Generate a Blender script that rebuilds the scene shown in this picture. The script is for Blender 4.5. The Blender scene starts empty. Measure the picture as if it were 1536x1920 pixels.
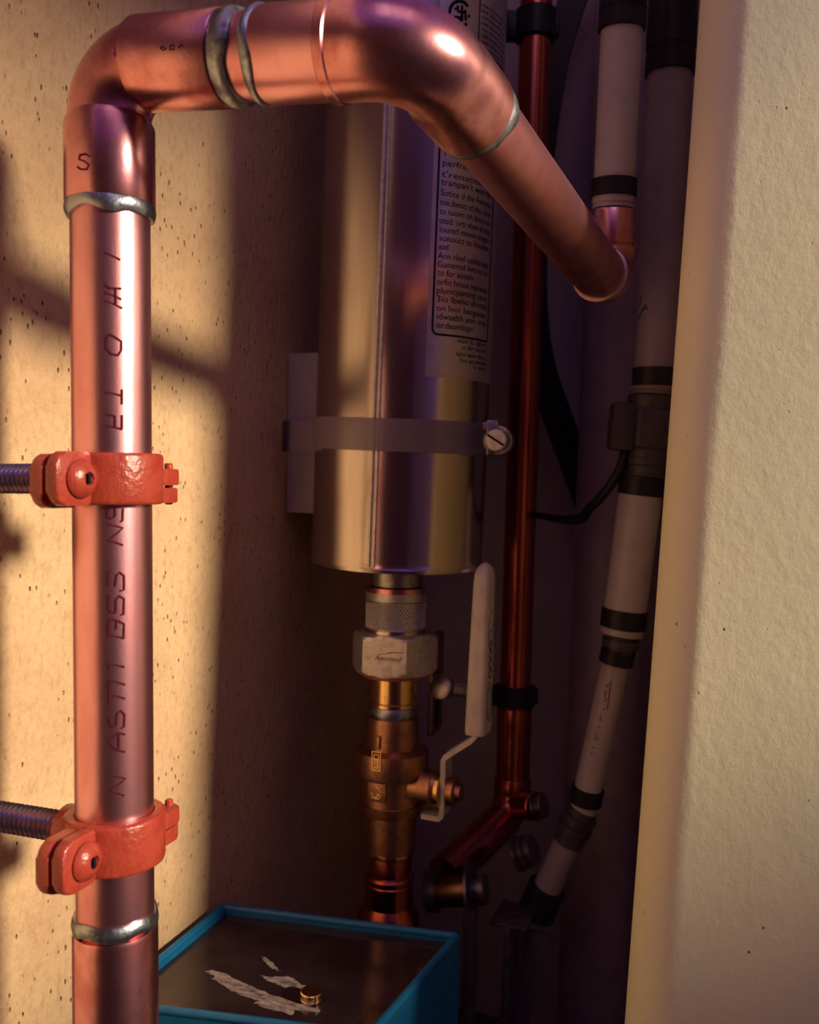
import bpy, bmesh, math, random
from mathutils import Vector, Matrix, noise as mnoise

random.seed(7)
scene = bpy.context.scene
C = scene.collection
V = Vector
PI = math.pi

# ------------------------------------------------------------------ camera
W, H, F = 1536, 1920, 1700.0
YAW, PITCH, ROLL = math.radians(21.6), math.radians(3.5), 0.022
CAM = V((0, 0, 0.5))
fwd = V((-math.sin(YAW) * math.cos(PITCH), math.cos(YAW) * math.cos(PITCH), -math.sin(PITCH)))
right0 = V((math.cos(YAW), math.sin(YAW), 0))
up0 = right0.cross(fwd)
# content leans clockwise -> camera rolled counter-clockwise
right = (right0 * math.cos(ROLL) + up0 * math.sin(ROLL)).normalized()
up = right.cross(fwd).normalized()
cam_data = bpy.data.cameras.new('camera')
cam = bpy.data.objects.new('camera', cam_data)
C.objects.link(cam)
m = Matrix((right, up, -fwd)).transposed().to_4x4()
m.translation = CAM
cam.matrix_world = m
cam_data.sensor_fit = 'HORIZONTAL'
cam_data.sensor_width = 36
cam_data.lens = 36 * F / W
cam_data.clip_start = 0.01
cam_data.clip_end = 50
cam_data.dof.use_dof = True
cam_data.dof.focus_distance = 0.40
cam_data.dof.aperture_fstop = 17
scene.camera = cam

# ------------------------------------------------------------------ world, sun, fill lamp
world = bpy.data.worlds.new('world')
scene.world = world
world.use_nodes = True
bg = world.node_tree.nodes['Background']
bg.inputs[0].default_value = (0.30, 0.13, 0.62, 1)
bg.inputs[1].default_value = 0.44

SUN_AZ, SUN_EL = math.radians(92), math.radians(20)
sd = V((math.sin(SUN_AZ) * math.cos(SUN_EL), math.cos(SUN_AZ) * math.cos(SUN_EL), math.sin(SUN_EL)))
sl = bpy.data.lights.new('low_sun', 'SUN')
sl.energy = 5.3
sl.angle = math.radians(8.5)
sl.color = (1.0, 0.80, 0.56)
so = bpy.data.objects.new('low_sun', sl)
so.rotation_euler = sd.to_track_quat('Z', 'Y').to_euler()
so.location = (1.5, -0.2, 1.2)
C.objects.link(so)

al = bpy.data.lights.new('recess_fill', 'AREA')  # added fill lamp overhead, brightens the top of the recess more than the bottom
al.shape = 'RECTANGLE'
al.size, al.size_y = 0.5, 0.5
al.energy = 0.55
al.color = (1.0, 0.72, 0.80)
ao = bpy.data.objects.new('recess_fill', al)
ao.location = (0.15, 0.0, 1.40)
ao.rotation_euler = (V((0.15, 0.0, 1.40)) - V((-0.05, 0.62, 0.80))).to_track_quat('Z', 'Y').to_euler()
C.objects.link(ao)

scene.view_settings.view_transform = 'Standard'
scene.view_settings.look = 'None'
scene.view_settings.gamma = 1
scene.view_settings.use_curve_mapping = False
scene.view_settings.exposure = 0.0


# ------------------------------------------------------------------ picture helpers (only to read real positions off the photograph)
def ray(px, py):
    return (fwd + right * ((px - W / 2) / F) - up * ((py - H / 2) / F))


def P(px, py, z):
    return CAM + ray(px, py) * z


def on_z(px, py, hz):
    r = ray(px, py)
    return CAM + r * ((hz - CAM.z) / r.z)


def proj(p):
    d = p - CAM
    z = d.dot(fwd)
    return (W / 2 + F * d.dot(right) / z, H / 2 - F * d.dot(up) / z, z)


def along(p0, p1, x=None, y=None):
    """point of the line p0-p1 that is seen at image column x or row y"""
    k, target = (0, x) if x is not None else (1, y)
    lo, hi = -1.5, 2.5
    f0 = proj(p0)[k]; f1 = proj(p1)[k]
    s = 1 if f1 > f0 else -1
    for _ in range(60):
        mid = (lo + hi) / 2
        if s * (proj(p0.lerp(p1, mid))[k] - target) < 0:
            lo = mid
        else:
            hi = mid
    return p0.lerp(p1, (lo + hi) / 2)


def on_cyl(px, py, p0, axis, R):
    """where the view ray meets the near side of a cylinder"""
    d = ray(px, py).normalized(); a = axis.normalized()
    o = CAM - p0
    dp = d - a * d.dot(a); op = o - a * o.dot(a)
    A = dp.dot(dp); B = 2 * dp.dot(op); Cc = op.dot(op) - R * R
    disc = max(B * B - 4 * A * Cc, 0)
    return CAM + d * ((-B - math.sqrt(disc)) / (2 * A))


# ------------------------------------------------------------------ materials
def ramp(nt, src, p0, p1, c0=(0, 0, 0, 1), c1=(1, 1, 1, 1)):
    r = nt.nodes.new('ShaderNodeValToRGB')
    r.color_ramp.elements[0].position = p0; r.color_ramp.elements[0].color = c0
    r.color_ramp.elements[1].position = p1; r.color_ramp.elements[1].color = c1
    nt.links.new(src, r.inputs[0])
    return r.outputs[0]


def mixc(nt, fac, a, b, mode='MIX'):
    n = nt.nodes.new('ShaderNodeMix'); n.data_type = 'RGBA'; n.blend_type = mode
    if hasattr(fac, 'links'): nt.links.new(fac, n.inputs[0])
    else: n.inputs[0].default_value = fac
    for s, v in ((6, a), (7, b)):
        if hasattr(v, 'links'): nt.links.new(v, n.inputs[s])
        else: n.inputs[s].default_value = (*v[:3], 1)
    return n.outputs[2]


def coords(nt, scale=(1, 1, 1)):
    t = nt.nodes.new('ShaderNodeTexCoord')
    mp = nt.nodes.new('ShaderNodeMapping')
    mp.inputs['Scale'].default_value = scale
    nt.links.new(t.outputs['Object'], mp.inputs[0])
    return mp.outputs[0]


def noise_tex(nt, vec, scale, detail=4, rough=0.55):
    n = nt.nodes.new('ShaderNodeTexNoise')
    n.inputs['Scale'].default_value = scale
    n.inputs['Detail'].default_value = detail
    n.inputs['Roughness'].default_value = rough
    nt.links.new(vec, n.inputs['Vector'])
    return n.outputs[0]


def bump(nt, b, h, strength, dist=0.001):
    n = nt.nodes.new('ShaderNodeBump')
    n.inputs['Strength'].default_value = strength
    n.inputs['Distance'].default_value = dist
    nt.links.new(h, n.inputs['Height'])
    nt.links.new(n.outputs[0], b.inputs['Normal'])
    return n


MATS = {}


def mat(name, col, rough=0.5, metal=0.0, col2=None, nscale=120, lo=0.45, hi=0.65, stretch=(1, 1, 1),
        rvar=0.0, bumps=None, spec=0.5, alpha=1.0, trans=0.0):
    mt = bpy.data.materials.new(name); mt.use_nodes = True
    nt = mt.node_tree; b = nt.nodes['Principled BSDF']
    b.inputs['Base Color'].default_value = (*col, 1)
    b.inputs['Roughness'].default_value = rough
    b.inputs['Metallic'].default_value = metal
    b.inputs['Specular IOR Level'].default_value = spec
    b.inputs['Alpha'].default_value = alpha
    b.inputs['Transmission Weight'].default_value = trans
    vec = coords(nt, stretch)
    n = noise_tex(nt, vec, nscale)
    if col2 is not None:
        nt.links.new(mixc(nt, ramp(nt, n, lo, hi), col, col2), b.inputs['Base Color'])
    if rvar:
        r = nt.nodes.new('ShaderNodeMapRange')
        r.inputs['To Min'].default_value = max(rough - rvar, 0.02)
        r.inputs['To Max'].default_value = rough + rvar
        nt.links.new(n, r.inputs[0]); nt.links.new(r.outputs[0], b.inputs['Roughness'])
    if bumps:
        bump(nt, b, noise_tex(nt, vec, bumps[0], 3), bumps[1], bumps[2] if len(bumps) > 2 else 0.0006)
    MATS[name] = mt
    return mt


def pitted(name, cols, nscale, pit_scale, pit_lo, pit_col, bump_s, streak=(1, 1, 1), rough=0.9, spec=0.2, cover=(0.52, 0.6)):
    """plaster or thick paint: mottled colour, trowel relief, scattered pinholes"""
    mt = bpy.data.materials.new(name); mt.use_nodes = True
    nt = mt.node_tree; b = nt.nodes['Principled BSDF']
    b.inputs['Roughness'].default_value = rough
    b.inputs['Specular IOR Level'].default_value = spec
    vec = coords(nt)
    big = noise_tex(nt, vec, nscale, 5)
    fine = noise_tex(nt, coords(nt, streak), nscale * 14, 5, 0.65)
    c = mixc(nt, ramp(nt, big, 0.35, 0.68), cols[0], cols[1])
    c = mixc(nt, ramp(nt, fine, 0.50, 0.80), c, cols[2])
    vo = nt.nodes.new('ShaderNodeTexVoronoi'); vo.inputs['Scale'].default_value = pit_scale
    nt.links.new(coords(nt, streak), vo.inputs['Vector'])
    pit = ramp(nt, vo.outputs['Distance'], pit_lo * 0.5, pit_lo, (1, 1, 1, 1), (0, 0, 0, 1))
    sel = ramp(nt, noise_tex(nt, vec, nscale * 3.1, 3), cover[0], cover[1])
    mu = nt.nodes.new('ShaderNodeMath'); mu.operation = 'MULTIPLY'
    nt.links.new(pit, mu.inputs[0]); nt.links.new(sel, mu.inputs[1])
    c = mixc(nt, mu.outputs[0], c, pit_col)
    nt.links.new(c, b.inputs['Base Color'])
    h = nt.nodes.new('ShaderNodeMath'); h.operation = 'SUBTRACT'
    nt.links.new(fine, h.inputs[0]); nt.links.new(mu.outputs[0], h.inputs[1])
    h2 = nt.nodes.new('ShaderNodeMath'); h2.operation = 'MULTIPLY_ADD'
    nt.links.new(big, h2.inputs[0]); h2.inputs[1].default_value = 3.0
    nt.links.new(h.outputs[0], h2.inputs[2])
    bump(nt, b, h2.outputs[0], bump_s, 0.0018)
    MATS[name] = mt
    return mt


M_WALL = pitted('ochre_plaster', ((0.70, 0.50, 0.29), (0.60, 0.40, 0.23), (0.48, 0.30, 0.17)), 14, 190, 0.17,
                (0.26, 0.15, 0.10), 1.0, (1, 1.5, 0.7), cover=(0.46, 0.58))
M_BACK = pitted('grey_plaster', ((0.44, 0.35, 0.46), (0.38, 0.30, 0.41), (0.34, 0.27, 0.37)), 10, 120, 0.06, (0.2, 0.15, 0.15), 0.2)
M_COL = pitted('cream_paint', ((0.89, 0.89, 0.60), (0.83, 0.86, 0.61), (0.85, 0.84, 0.56)), 16, 165, 0.12,
               (0.16, 0.13, 0.10), 0.16, (1, 1, 0.8), 0.55, 0.4, (0.53, 0.62))
M_FLOOR = mat('dark_concrete', (0.07, 0.06, 0.07), 0.9, col2=(0.04, 0.035, 0.045), nscale=30, bumps=(200, 0.3))
M_COP = mat('copper', (0.88, 0.44, 0.49), 0.33, 1.0, (0.74, 0.30, 0.32), 70, 0.42, 0.66, (1, 1, 0.35), 0.08, (900, 0.05))
M_COPF = mat('copper_fitting', (0.83, 0.38, 0.40), 0.28, 1.0, (0.58, 0.20, 0.21), 90, 0.45, 0.7, (1, 1, 0.7), 0.08, (700, 0.05))
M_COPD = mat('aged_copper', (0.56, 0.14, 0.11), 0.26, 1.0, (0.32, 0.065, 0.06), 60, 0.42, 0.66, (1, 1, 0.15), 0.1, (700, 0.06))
M_SOLD = mat('solder', (0.42, 0.47, 0.54), 0.36, 1.0, (0.17, 0.18, 0.21), 160, 0.5, 0.68, bumps=(500, 0.3))
M_RED = mat('red_paint', (0.40, 0.058, 0.034), 0.30, 0.0, (0.34, 0.044, 0.028), 120, bumps=(520, 0.40, 0.0009))
M_ROD = mat('zinc_thread', (0.46, 0.48, 0.56), 0.30, 0.85, (0.34, 0.35, 0.42), 200, rvar=0.08)
M_STEEL = mat('brushed_steel', (0.62, 0.55, 0.51), 0.20, 1.0, (0.52, 0.45, 0.42), 70, 0.4, 0.7, (1, 1, 0.12), 0.05, (900, 0.02))
M_STEELD = mat('dull_steel', (0.42, 0.40, 0.42), 0.36, 1.0, (0.26, 0.25, 0.27), 160, rvar=0.08, bumps=(600, 0.1))
M_ALU = mat('cast_aluminium', (0.72, 0.70, 0.70), 0.45, 0.85, (0.55, 0.53, 0.54), 240, rvar=0.05, bumps=(900, 0.15))
M_LABEL = mat('foil_label', (0.60, 0.55, 0.55), 0.36, 0.75, (0.52, 0.47, 0.48), 80, bumps=(700, 0.02))
M_INK = mat('black_ink', (0.012, 0.010, 0.018), 0.8, spec=0.1)
M_INKC = mat('etched_ink', (0.09, 0.012, 0.025), 0.9, 0.0, spec=0.05)
M_GREEN = mat('green_ink', (0.02, 0.16, 0.09), 0.5)
M_BRASS = mat('brass', (0.52, 0.28, 0.17), 0.38, 1.0, (0.36, 0.17, 0.10), 150, rvar=0.1, bumps=(700, 0.16))
M_BRASSB = mat('polished_brass', (0.90, 0.62, 0.26), 0.2, 1.0, (0.75, 0.48, 0.2), 300, rvar=0.05)
M_WHITE = mat('white_plastic', (0.48, 0.41, 0.44), 0.42, 0.0, (0.42, 0.35, 0.39), 60, bumps=(500, 0.04))
M_DARKM = mat('blackened_metal', (0.17, 0.15, 0.19), 0.42, 0.8, (0.10, 0.09, 0.12), 160, bumps=(600, 0.1))
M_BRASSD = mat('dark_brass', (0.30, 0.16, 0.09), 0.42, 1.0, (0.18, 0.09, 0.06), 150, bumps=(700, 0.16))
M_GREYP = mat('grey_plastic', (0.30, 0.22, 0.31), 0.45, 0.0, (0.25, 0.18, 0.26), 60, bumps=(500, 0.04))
M_BLACK = mat('black_rubber', (0.012, 0.010, 0.022), 0.42, 0.0, (0.018, 0.015, 0.030), 200, bumps=(800, 0.05), spec=0.3)
M_DARKP = mat('charcoal_plastic', (0.055, 0.042, 0.070), 0.45, 0.0, (0.040, 0.03, 0.052), 150, bumps=(700, 0.1))
M_PLATE = mat('zinc_plate', (0.72, 0.67, 0.60), 0.38, 0.35, (0.6, 0.55, 0.5), 160, bumps=(500, 0.1))
M_LEVER = mat('ivory_sleeve', (0.74, 0.68, 0.58), 0.5, 0.0, (0.62, 0.55, 0.46), 160, stretch=(1, 1, 0.4), bumps=(500, 0.1))
M_BLUE = mat('blue_plastic', (0.010, 0.17, 0.36), 0.32, 0.0, (0.008, 0.14, 0.31), 60, bumps=(500, 0.03))
M_LID = mat('smoked_lid', (0.030, 0.018, 0.022), 0.13, 0.0, (0.045, 0.028, 0.03), 40, spec=0.8, rvar=0.04)
M_SMEAR = mat('chalky_smear', (0.55, 0.48, 0.45), 0.9, 0.0, (0.42, 0.36, 0.34), 300, stretch=(1, 3, 1))
def streaky(mt):
    nt = mt.node_tree; b = nt.nodes['Principled BSDF']
    n = noise_tex(nt, coords(nt, (1, 3, 1)), 110, 6, 0.75)
    nt.links.new(ramp(nt, n, 0.36, 0.66), b.inputs['Alpha'])


streaky(M_SMEAR)
M_GASK = mat('red_gasket', (0.50, 0.09, 0.035), 0.5)
M_STRAP = mat('clear_strap', (0.33, 0.26, 0.32), 0.25, 0.0, alpha=0.45)
M_MARK = mat('marker_ink', (0.01, 0.02, 0.05), 0.6)


def knurl_mat():
    mt = bpy.data.materials.new('knurled_metal'); mt.use_nodes = True
    nt = mt.node_tree; b = nt.nodes['Principled BSDF']
    b.inputs['Base Color'].default_value = (0.66, 0.64, 0.66, 1); b.inputs['Metallic'].default_value = 0.9
    b.inputs['Roughness'].default_value = 0.38
    return mt


M_KNURL = knurl_mat()

# ------------------------------------------------------------------ mesh helpers
BASE = {}


def finish(name, verts, faces, m_, parent=None, smooth=True, angle=35, base=None):
    if parent is not None:
        base = BASE[parent.name]
    elif base is None:
        base = V((0, 0, 0))
    me = bpy.data.meshes.new(name)
    me.from_pydata([tuple(v - base) for v in verts], [], faces)
    bm = bmesh.new(); bm.from_mesh(me)
    bmesh.ops.recalc_face_normals(bm, faces=bm.faces)
    bm.to_mesh(me); bm.free()
    if smooth:
        me.polygons.foreach_set('use_smooth', [True] * len(me.polygons))
        me.set_sharp_from_angle(angle=math.radians(angle))
    me.materials.append(m_)
    o = bpy.data.objects.new(name, me); C.objects.link(o)
    if parent is not None:
        o.parent = parent
    else:
        o.location = base
    BASE[o.name] = base
    return o


def thing(name, base, label, cat, group=None):
    o = bpy.data.objects.new(name, None); C.objects.link(o)
    o.location = base; o.empty_display_size = 0.01
    BASE[o.name] = V(base)
    return tag(o, label, cat, group)


def tag(o, label, cat, group=None):
    o['label'] = label; o['category'] = cat
    if group: o['group'] = group
    return o


def structure(o):
    o['kind'] = 'structure'
    return o


def frame_of(d):
    d = d.normalized()
    a = V((0, 0, 1)) if abs(d.z) < 0.9 else V((1, 0, 0))
    u = d.cross(a).normalized()
    return d, u, d.cross(u).normalized()


def g_rev(p0, d, prof, seg=48, wob=None, cap=True):
    """lathe: prof = [(distance along d, radius)]"""
    d, u, v = frame_of(d)
    vs, fs = [], []
    for i, (s, r) in enumerate(prof):
        for k in range(seg):
            a = 2 * PI * k / seg
            rr, ss = r, s
            if wob: rr, ss = wob(i, a, r, s)
            vs.append(p0 + d * ss + (u * math.cos(a) + v * math.sin(a)) * rr)
    for i in range(len(prof) - 1):
        for k in range(seg):
            k2 = (k + 1) % seg
            fs.append((i * seg + k, i * seg + k2, (i + 1) * seg + k2, (i + 1) * seg + k))
    if cap:
        fs.append(tuple(range(seg))[::-1])
        n = (len(prof) - 1) * seg
        fs.append(tuple(n + k for k in range(seg)))
    return vs, fs


def rev(name, p0, d, prof, m_, parent=None, seg=48, wob=None, cap=True, angle=35, base=None):
    vs, fs = g_rev(p0, d, prof, seg, wob, cap)
    return finish(name, vs, fs, m_, parent, True, angle, base)


def cylp(name, p0, p1, r, m_, parent=None, seg=48, bev=0.0006, base=None, r1=None):
    L = (p1 - p0).length
    r1 = r if r1 is None else r1
    return rev(name, p0, p1 - p0, [(0, r - bev), (bev, r), (L - bev, r1), (L, r1 - bev)], m_, parent, seg, base=base)


def g_sweep(pts, rad, seg=32, cap=True):
    """tube along points with one radius per point"""
    n = len(pts)
    if not hasattr(rad, '__len__'): rad = [rad] * n
    vs, fs = [], []
    t0 = (pts[1] - pts[0]).normalized()
    _, u, _v = frame_of(t0)
    tp = t0
    for i, p in enumerate(pts):
        t = (pts[min(i + 1, n - 1)] - pts[max(i - 1, 0)]).normalized()
        q = tp.rotation_difference(t)
        u = q @ u; u = (u - t * u.dot(t)).normalized(); tp = t
        v = t.cross(u)
        for k in range(seg):
            a = 2 * PI * k / seg
            vs.append(p + (u * math.cos(a) + v * math.sin(a)) * rad[i])
    for i in range(n - 1):
        for k in range(seg):
            k2 = (k + 1) % seg
            fs.append((i * seg + k, i * seg + k2, (i + 1) * seg + k2, (i + 1) * seg + k))
    if cap:
        fs.append(tuple(range(seg))[::-1]); fs.append(tuple((n - 1) * seg + k for k in range(seg)))
    return vs, fs


def sweep(name, pts, rad, m_, parent=None, seg=32, cap=True, base=None):
    vs, fs = g_sweep(pts, rad, seg, cap)
    return finish(name, vs, fs, m_, parent, True, 40, base)


def join(*parts):
    vs, fs = [], []
    for a, b in parts:
        n = len(vs); vs += a; fs += [tuple(i + n for i in f) for f in b]
    return vs, fs


def g_box(o, ax, ay, az, x0, x1, y0, y1, z0, z1, bev=0.0):
    """box in the frame (ax, ay, az) at o with chamfered edges"""
    bm = bmesh.new()
    bmesh.ops.create_cube(bm, size=1)
    for v in bm.verts:
        v.co = V((x0 if v.co.x < 0 else x1, y0 if v.co.y < 0 else y1, z0 if v.co.z < 0 else z1))
    if bev:
        bmesh.ops.bevel(bm, geom=list(bm.edges), offset=bev, segments=2, affect='EDGES', profile=0.5)
    vs = [o + ax * v.co.x + ay * v.co.y + az * v.co.z for v in bm.verts]
    bm.verts.index_update()
    fs = [tuple(v.index for v in f.verts) for f in bm.faces]
    bm.free()
    return vs, fs


def g_prism(o, ax, ay, az, outline, z0, z1, bev=0.0):
    """outline in (ax, ay) extruded along az"""
    n = len(outline)
    bm = bmesh.new()
    b = [bm.verts.new((x, y, z0)) for x, y in outline]
    t = [bm.verts.new((x, y, z1)) for x, y in outline]
    bm.faces.new(b[::-1]); bm.faces.new(t)
    for i in range(n):
        j = (i + 1) % n
        bm.faces.new((b[i], b[j], t[j], t[i]))
    if bev:
        es = [e for e in bm.edges if abs(e.verts[0].co.z - e.verts[1].co.z) < 1e-9]
        bmesh.ops.bevel(bm, geom=es, offset=bev, segments=2, affect='EDGES', profile=0.5)
    bm.verts.index_update()
    vs = [o + ax * v.co.x + ay * v.co.y + az * v.co.z for v in bm.verts]
    fs = [tuple(v.index for v in f.verts) for f in bm.faces]
    bm.free()
    return vs, fs


def arc_pts(A, B, Cc, R, n=14):
    """fillet of radius R at corner B of the path A-B-C"""
    d1 = (A - B).normalized(); d2 = (Cc - B).normalized()
    th = d1.angle(d2)
    t = R / math.tan(th / 2)
    c = B + (d1 + d2).normalized() * (R / math.sin(th / 2))
    s = B + d1 * t; e = B + d2 * t
    v0 = s - c; v1 = e - c
    ang = v0.angle(v1); axis = v0.cross(v1).normalized()
    return [c + Matrix.Rotation(ang * i / n, 3, axis) @ v0 for i in range(n + 1)]


def solder(name, c, d, r, h, parent, seed=0, droop=0.25):
    d = d.normalized()

    def wob(i, a, rr, s):
        nz = mnoise.noise(V((math.cos(a) * 1.3 + seed, math.sin(a) * 1.3, seed * 3.1)))
        nz2 = mnoise.noise(V((math.cos(a) * 4 + seed, math.sin(a) * 4, seed + 9)))
        return rr + (0.00018 * nz2 if 0 < i < 6 else 0), s * (1 + 0.45 * nz * (1 if s > 0 else .5)) + h * droop * nz
    prof = [(-h / 2, r - .0012), (-h / 2, r + .0001), (-h * .3, r + .0007), (0, r + .001), (h * .25, r + .0008), (h * .45, r + .0002), (h / 2, r - .0012)]
    return rev(name, c, d, prof, M_SOLD, parent, 56, wob)


def strokes_on_cyl(name, polys, p0, axis, R, width, m_, parent, lift=0.0003):
    """polylines read from the photograph laid on a cylinder as raised flat ink lines"""
    parts = []
    for poly in polys:
        pts = [on_cyl(x, y, p0, axis, R + lift) for x, y in poly]
        parts.append(ribbon(pts, width, p0, axis.normalized()))
    vs, fs = join(*parts)
    return finish(name, vs, fs, m_, parent, False)


def ribbon(pts, width, p0, a, normal=None):
    vs, fs = [], []
    fine = []
    for i in range(len(pts) - 1):
        k = max(1, int((pts[i + 1] - pts[i]).length / 0.0015))
        for j in range(k):
            fine.append(pts[i].lerp(pts[i + 1], j / k))
    fine.append(pts[-1])
    n = len(fine)
    for i, p in enumerate(fine):
        t = (fine[min(i + 1, n - 1)] - fine[max(i - 1, 0)]).normalized()
        if normal is None:
            nn = (p - p0); nn = (nn - a * nn.dot(a)).normalized()
        else:
            nn = normal
        s = t.cross(nn).normalized() * width / 2
        vs += [p - s, p + s, p + s - nn * 0.0002, p - s - nn * 0.0002]
    for i in range(n - 1):
        for k in range(4):
            k2 = (k + 1) % 4
            fs.append((i * 4 + k, i * 4 + k2, i * 4 + 4 + k2, i * 4 + 4 + k))
    fs += [(3, 2, 1, 0), (n * 4 - 4, n * 4 - 3, n * 4 - 2, n * 4 - 1)]
    return vs, fs


def text_geo(s, shear=0.0):
    """flat glyph mesh: verts (u, v), faces; cap height about 0.7"""
    cu = bpy.data.curves.new('tmp', 'FONT'); cu.body = s; cu.size = 1; cu.shear = shear
    cu.resolution_u = 3
    ob = bpy.data.objects.new('tmp', cu); C.objects.link(ob)
    dg = bpy.context.evaluated_depsgraph_get()
    me = ob.evaluated_get(dg).to_mesh()
    vs = [(v.co.x, v.co.y) for v in me.vertices]; fs = [tuple(p.vertices) for p in me.polygons]
    bpy.data.objects.remove(ob); bpy.data.curves.remove(cu)
    return vs, fs


# ================================================================== THE SETTING
XW = -0.29      # face of the plaster wall on the left
YB = 0.76       # face of the back wall
ex, ey, ez = V((1, 0, 0)), V((0, 1, 0)), V((0, 0, 1))
O = V((0, 0, 0))


def g_grid_wall():
    vs, fs = [], []
    ny, nz = 100, 90
    y0, y1, z0, z1 = -1.2, YB + 0.06, 0.0, 1.15
    for j in range(nz + 1):
        for i in range(ny + 1):
            y = y0 + (y1 - y0) * i / ny; z = z0 + (z1 - z0) * j / nz
            dx = 0.0022 * mnoise.noise(V((y * 9, z * 9, 1.3))) + 0.0008 * mnoise.noise(V((y * 30, z * 30, 4)))
            dx -= 0.0016 * math.exp(-((z - 0.505 - 0.004 * mnoise.noise(V((y * 14, 0, 7)))) / 0.002) ** 2)
            vs.append(V((XW + dx - 0.001, y, z)))
    w = ny + 1
    for j in range(nz):
        for i in range(ny):
            a = j * w + i
            fs.append((a, a + 1, a + w + 1, a + w))
    n = len(vs)
    for (y, z) in ((y0, z0), (y1, z0), (y1, z1), (y0, z1)):
        vs.append(V((XW - 0.06, y, z)))
    fs.append((n, n + 3, n + 2, n + 1))
    bot = [i for i in range(w)]; top = [nz * w + i for i in range(w)]
    lef = [j * w for j in range(nz + 1)]; rig = [j * w + ny for j in range(nz + 1)]
    fs.append(tuple(bot[::-1] + [n, n + 1])); fs.append(tuple(top + [n + 2, n + 3]))
    fs.append(tuple(lef + [n + 3, n])); fs.append(tuple(rig[::-1] + [n + 1, n + 2]))
    return vs, fs


structure(finish('wall_left', *g_grid_wall(), M_WALL))
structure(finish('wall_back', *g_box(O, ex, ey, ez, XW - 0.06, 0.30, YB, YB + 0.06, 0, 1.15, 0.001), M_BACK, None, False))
structure(finish('wall_sun_block', *g_box(O, ex, ey, ez, 0.13, 0.30, 0.70, YB + 0.001, 0, 1.15, 0.001), M_BACK, None, False))  # hidden wall piece added to block sun passing behind the pier
# unseen wall added on the right; its window opening shapes the low sun patch
XR = 1.0
WIN = (-0.40, 0.62, 0.70, 1.13)
structure(finish('wall_right_added', *join(
    g_box(O, ex, ey, ez, XR, XR + .1, -1.2, YB + .06, 0, WIN[2]), g_box(O, ex, ey, ez, XR, XR + .1, -1.2, YB + .06, WIN[3], 1.5),
    g_box(O, ex, ey, ez, XR, XR + .1, -1.2, WIN[0], WIN[2], WIN[3]), g_box(O, ex, ey, ez, XR, XR + .1, WIN[1], YB + .06, WIN[2], WIN[3])), M_BACK, None, False))
M_REAR = mat('maroon_plaster', (0.22, 0.10, 0.09), 0.9, 0.0, (0.17, 0.08, 0.07), 12, bumps=(120, 0.2))
structure(finish('wall_rear_added', *g_box(O, ex, ey, ez, XW - 0.06, 1.1, -1.26, -1.2, 0, 1.5), M_REAR, None, False))  # unseen wall added to darken reflections and cut light from behind the camera
structure(finish('floor', *g_box(O, ex, ey, ez, XW - 0.06, 1.1, -1.2, YB + 0.06, -0.05, 0.0, 0.001), M_FLOOR, None, False))


# cream painted pier on the right: rounded corner, broad front face
RCOL, DCOL = 0.020, 0.434


def col_center(xe, y):
    a = math.atan((xe - W / 2) / F); b = a + math.asin(RCOL / DCOL)
    xc, zc = DCOL * math.sin(b), DCOL * math.cos(b)
    return P(W / 2 + F * xc / zc, y, zc)


def g_pier():
    c0 = col_center(1313, 0); c1 = col_center(1174, 1900)
    d = (c1 - c0).normalized()
    cb = c0 + d * ((0.0 - c0.z) / d.z); ct = c0 + d * ((1.12 - c0.z) / d.z)
    A0, A1 = 170, 286
    out = []
    f = math.radians(A0); l = math.radians(A1)
    fd = V((math.sin(math.radians(A0 - 90)), math.cos(math.radians(A0 - 90)), 0))
    ld = V((math.sin(math.radians(A1 + 90)), math.cos(math.radians(A1 + 90)), 0))
    n = 24
    arc = [V((math.sin(f + (l - f) * i / n), math.cos(f + (l - f) * i / n), 0)) * RCOL for i in range(n + 1)]
    out = [arc[0] + fd * .34, arc[0] + fd * .2, arc[0] + fd * .1] + arc + [arc[-1] + ld * .06, arc[-1] + ld * .17, arc[0] + fd * .34 + V((0, .2, 0))]
    vs, fs = [], []
    m_ = len(out); nz = 40
    for j in range(nz + 1):
        p = cb.lerp(ct, j / nz)
        for i, o in enumerate(out):
            k = 1 + (0.012 * mnoise.noise(V((i * .25, j * .3, 2))) if i < n + 3 and i > 2 else 0)
            vs.append(p + o * k)
    for j in range(nz):
        for i in range(m_):
            i2 = (i + 1) % m_
            fs.append((j * m_ + i, j * m_ + i2, (j + 1) * m_ + i2, (j + 1) * m_ + i))
    fs.append(tuple(range(m_))); fs.append(tuple(nz * m_ + i for i in range(m_)))
    return vs, fs, cb


pv, pf, pb = g_pier()
tag(finish('painted_pier', pv, pf, M_COL, None, True, 40, pb), 'smooth cream painted pier with rounded corner and pinholes on the right', 'pier')

# ================================================================== FRONT COPPER PIPE RUN
rp = 0.014
k1 = P(205, 126, 0.326)                     # first elbow corner
low = P(217, 1800, 0.337)
dv = (low - k1).normalized()
k2 = P(782, 84, 0.287)
k3 = P(1143, 532, 0.480)
pipe_b = low + dv * ((0.0 - low.z) / dv.z)
cp = thing('copper_pipe', pipe_b, 'shiny salmon copper pipe in the foreground, rising, bending right and running back', 'pipe')
yb = along(k1, low, y=1735)                  # lower coupling mouth
v_lo = along(k1, low, y=388)
v_hi = along(k1, low, y=228)
h_a = along(k1, k2, x=262)
h_b = along(k1, k2, x=430)
h_c = along(k1, k2, x=500)
h_d = along(k1, k2, x=626)
cylp('riser_tube', yb, v_lo - dv * 0.004, rp, M_COP, cp, 64)
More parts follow.
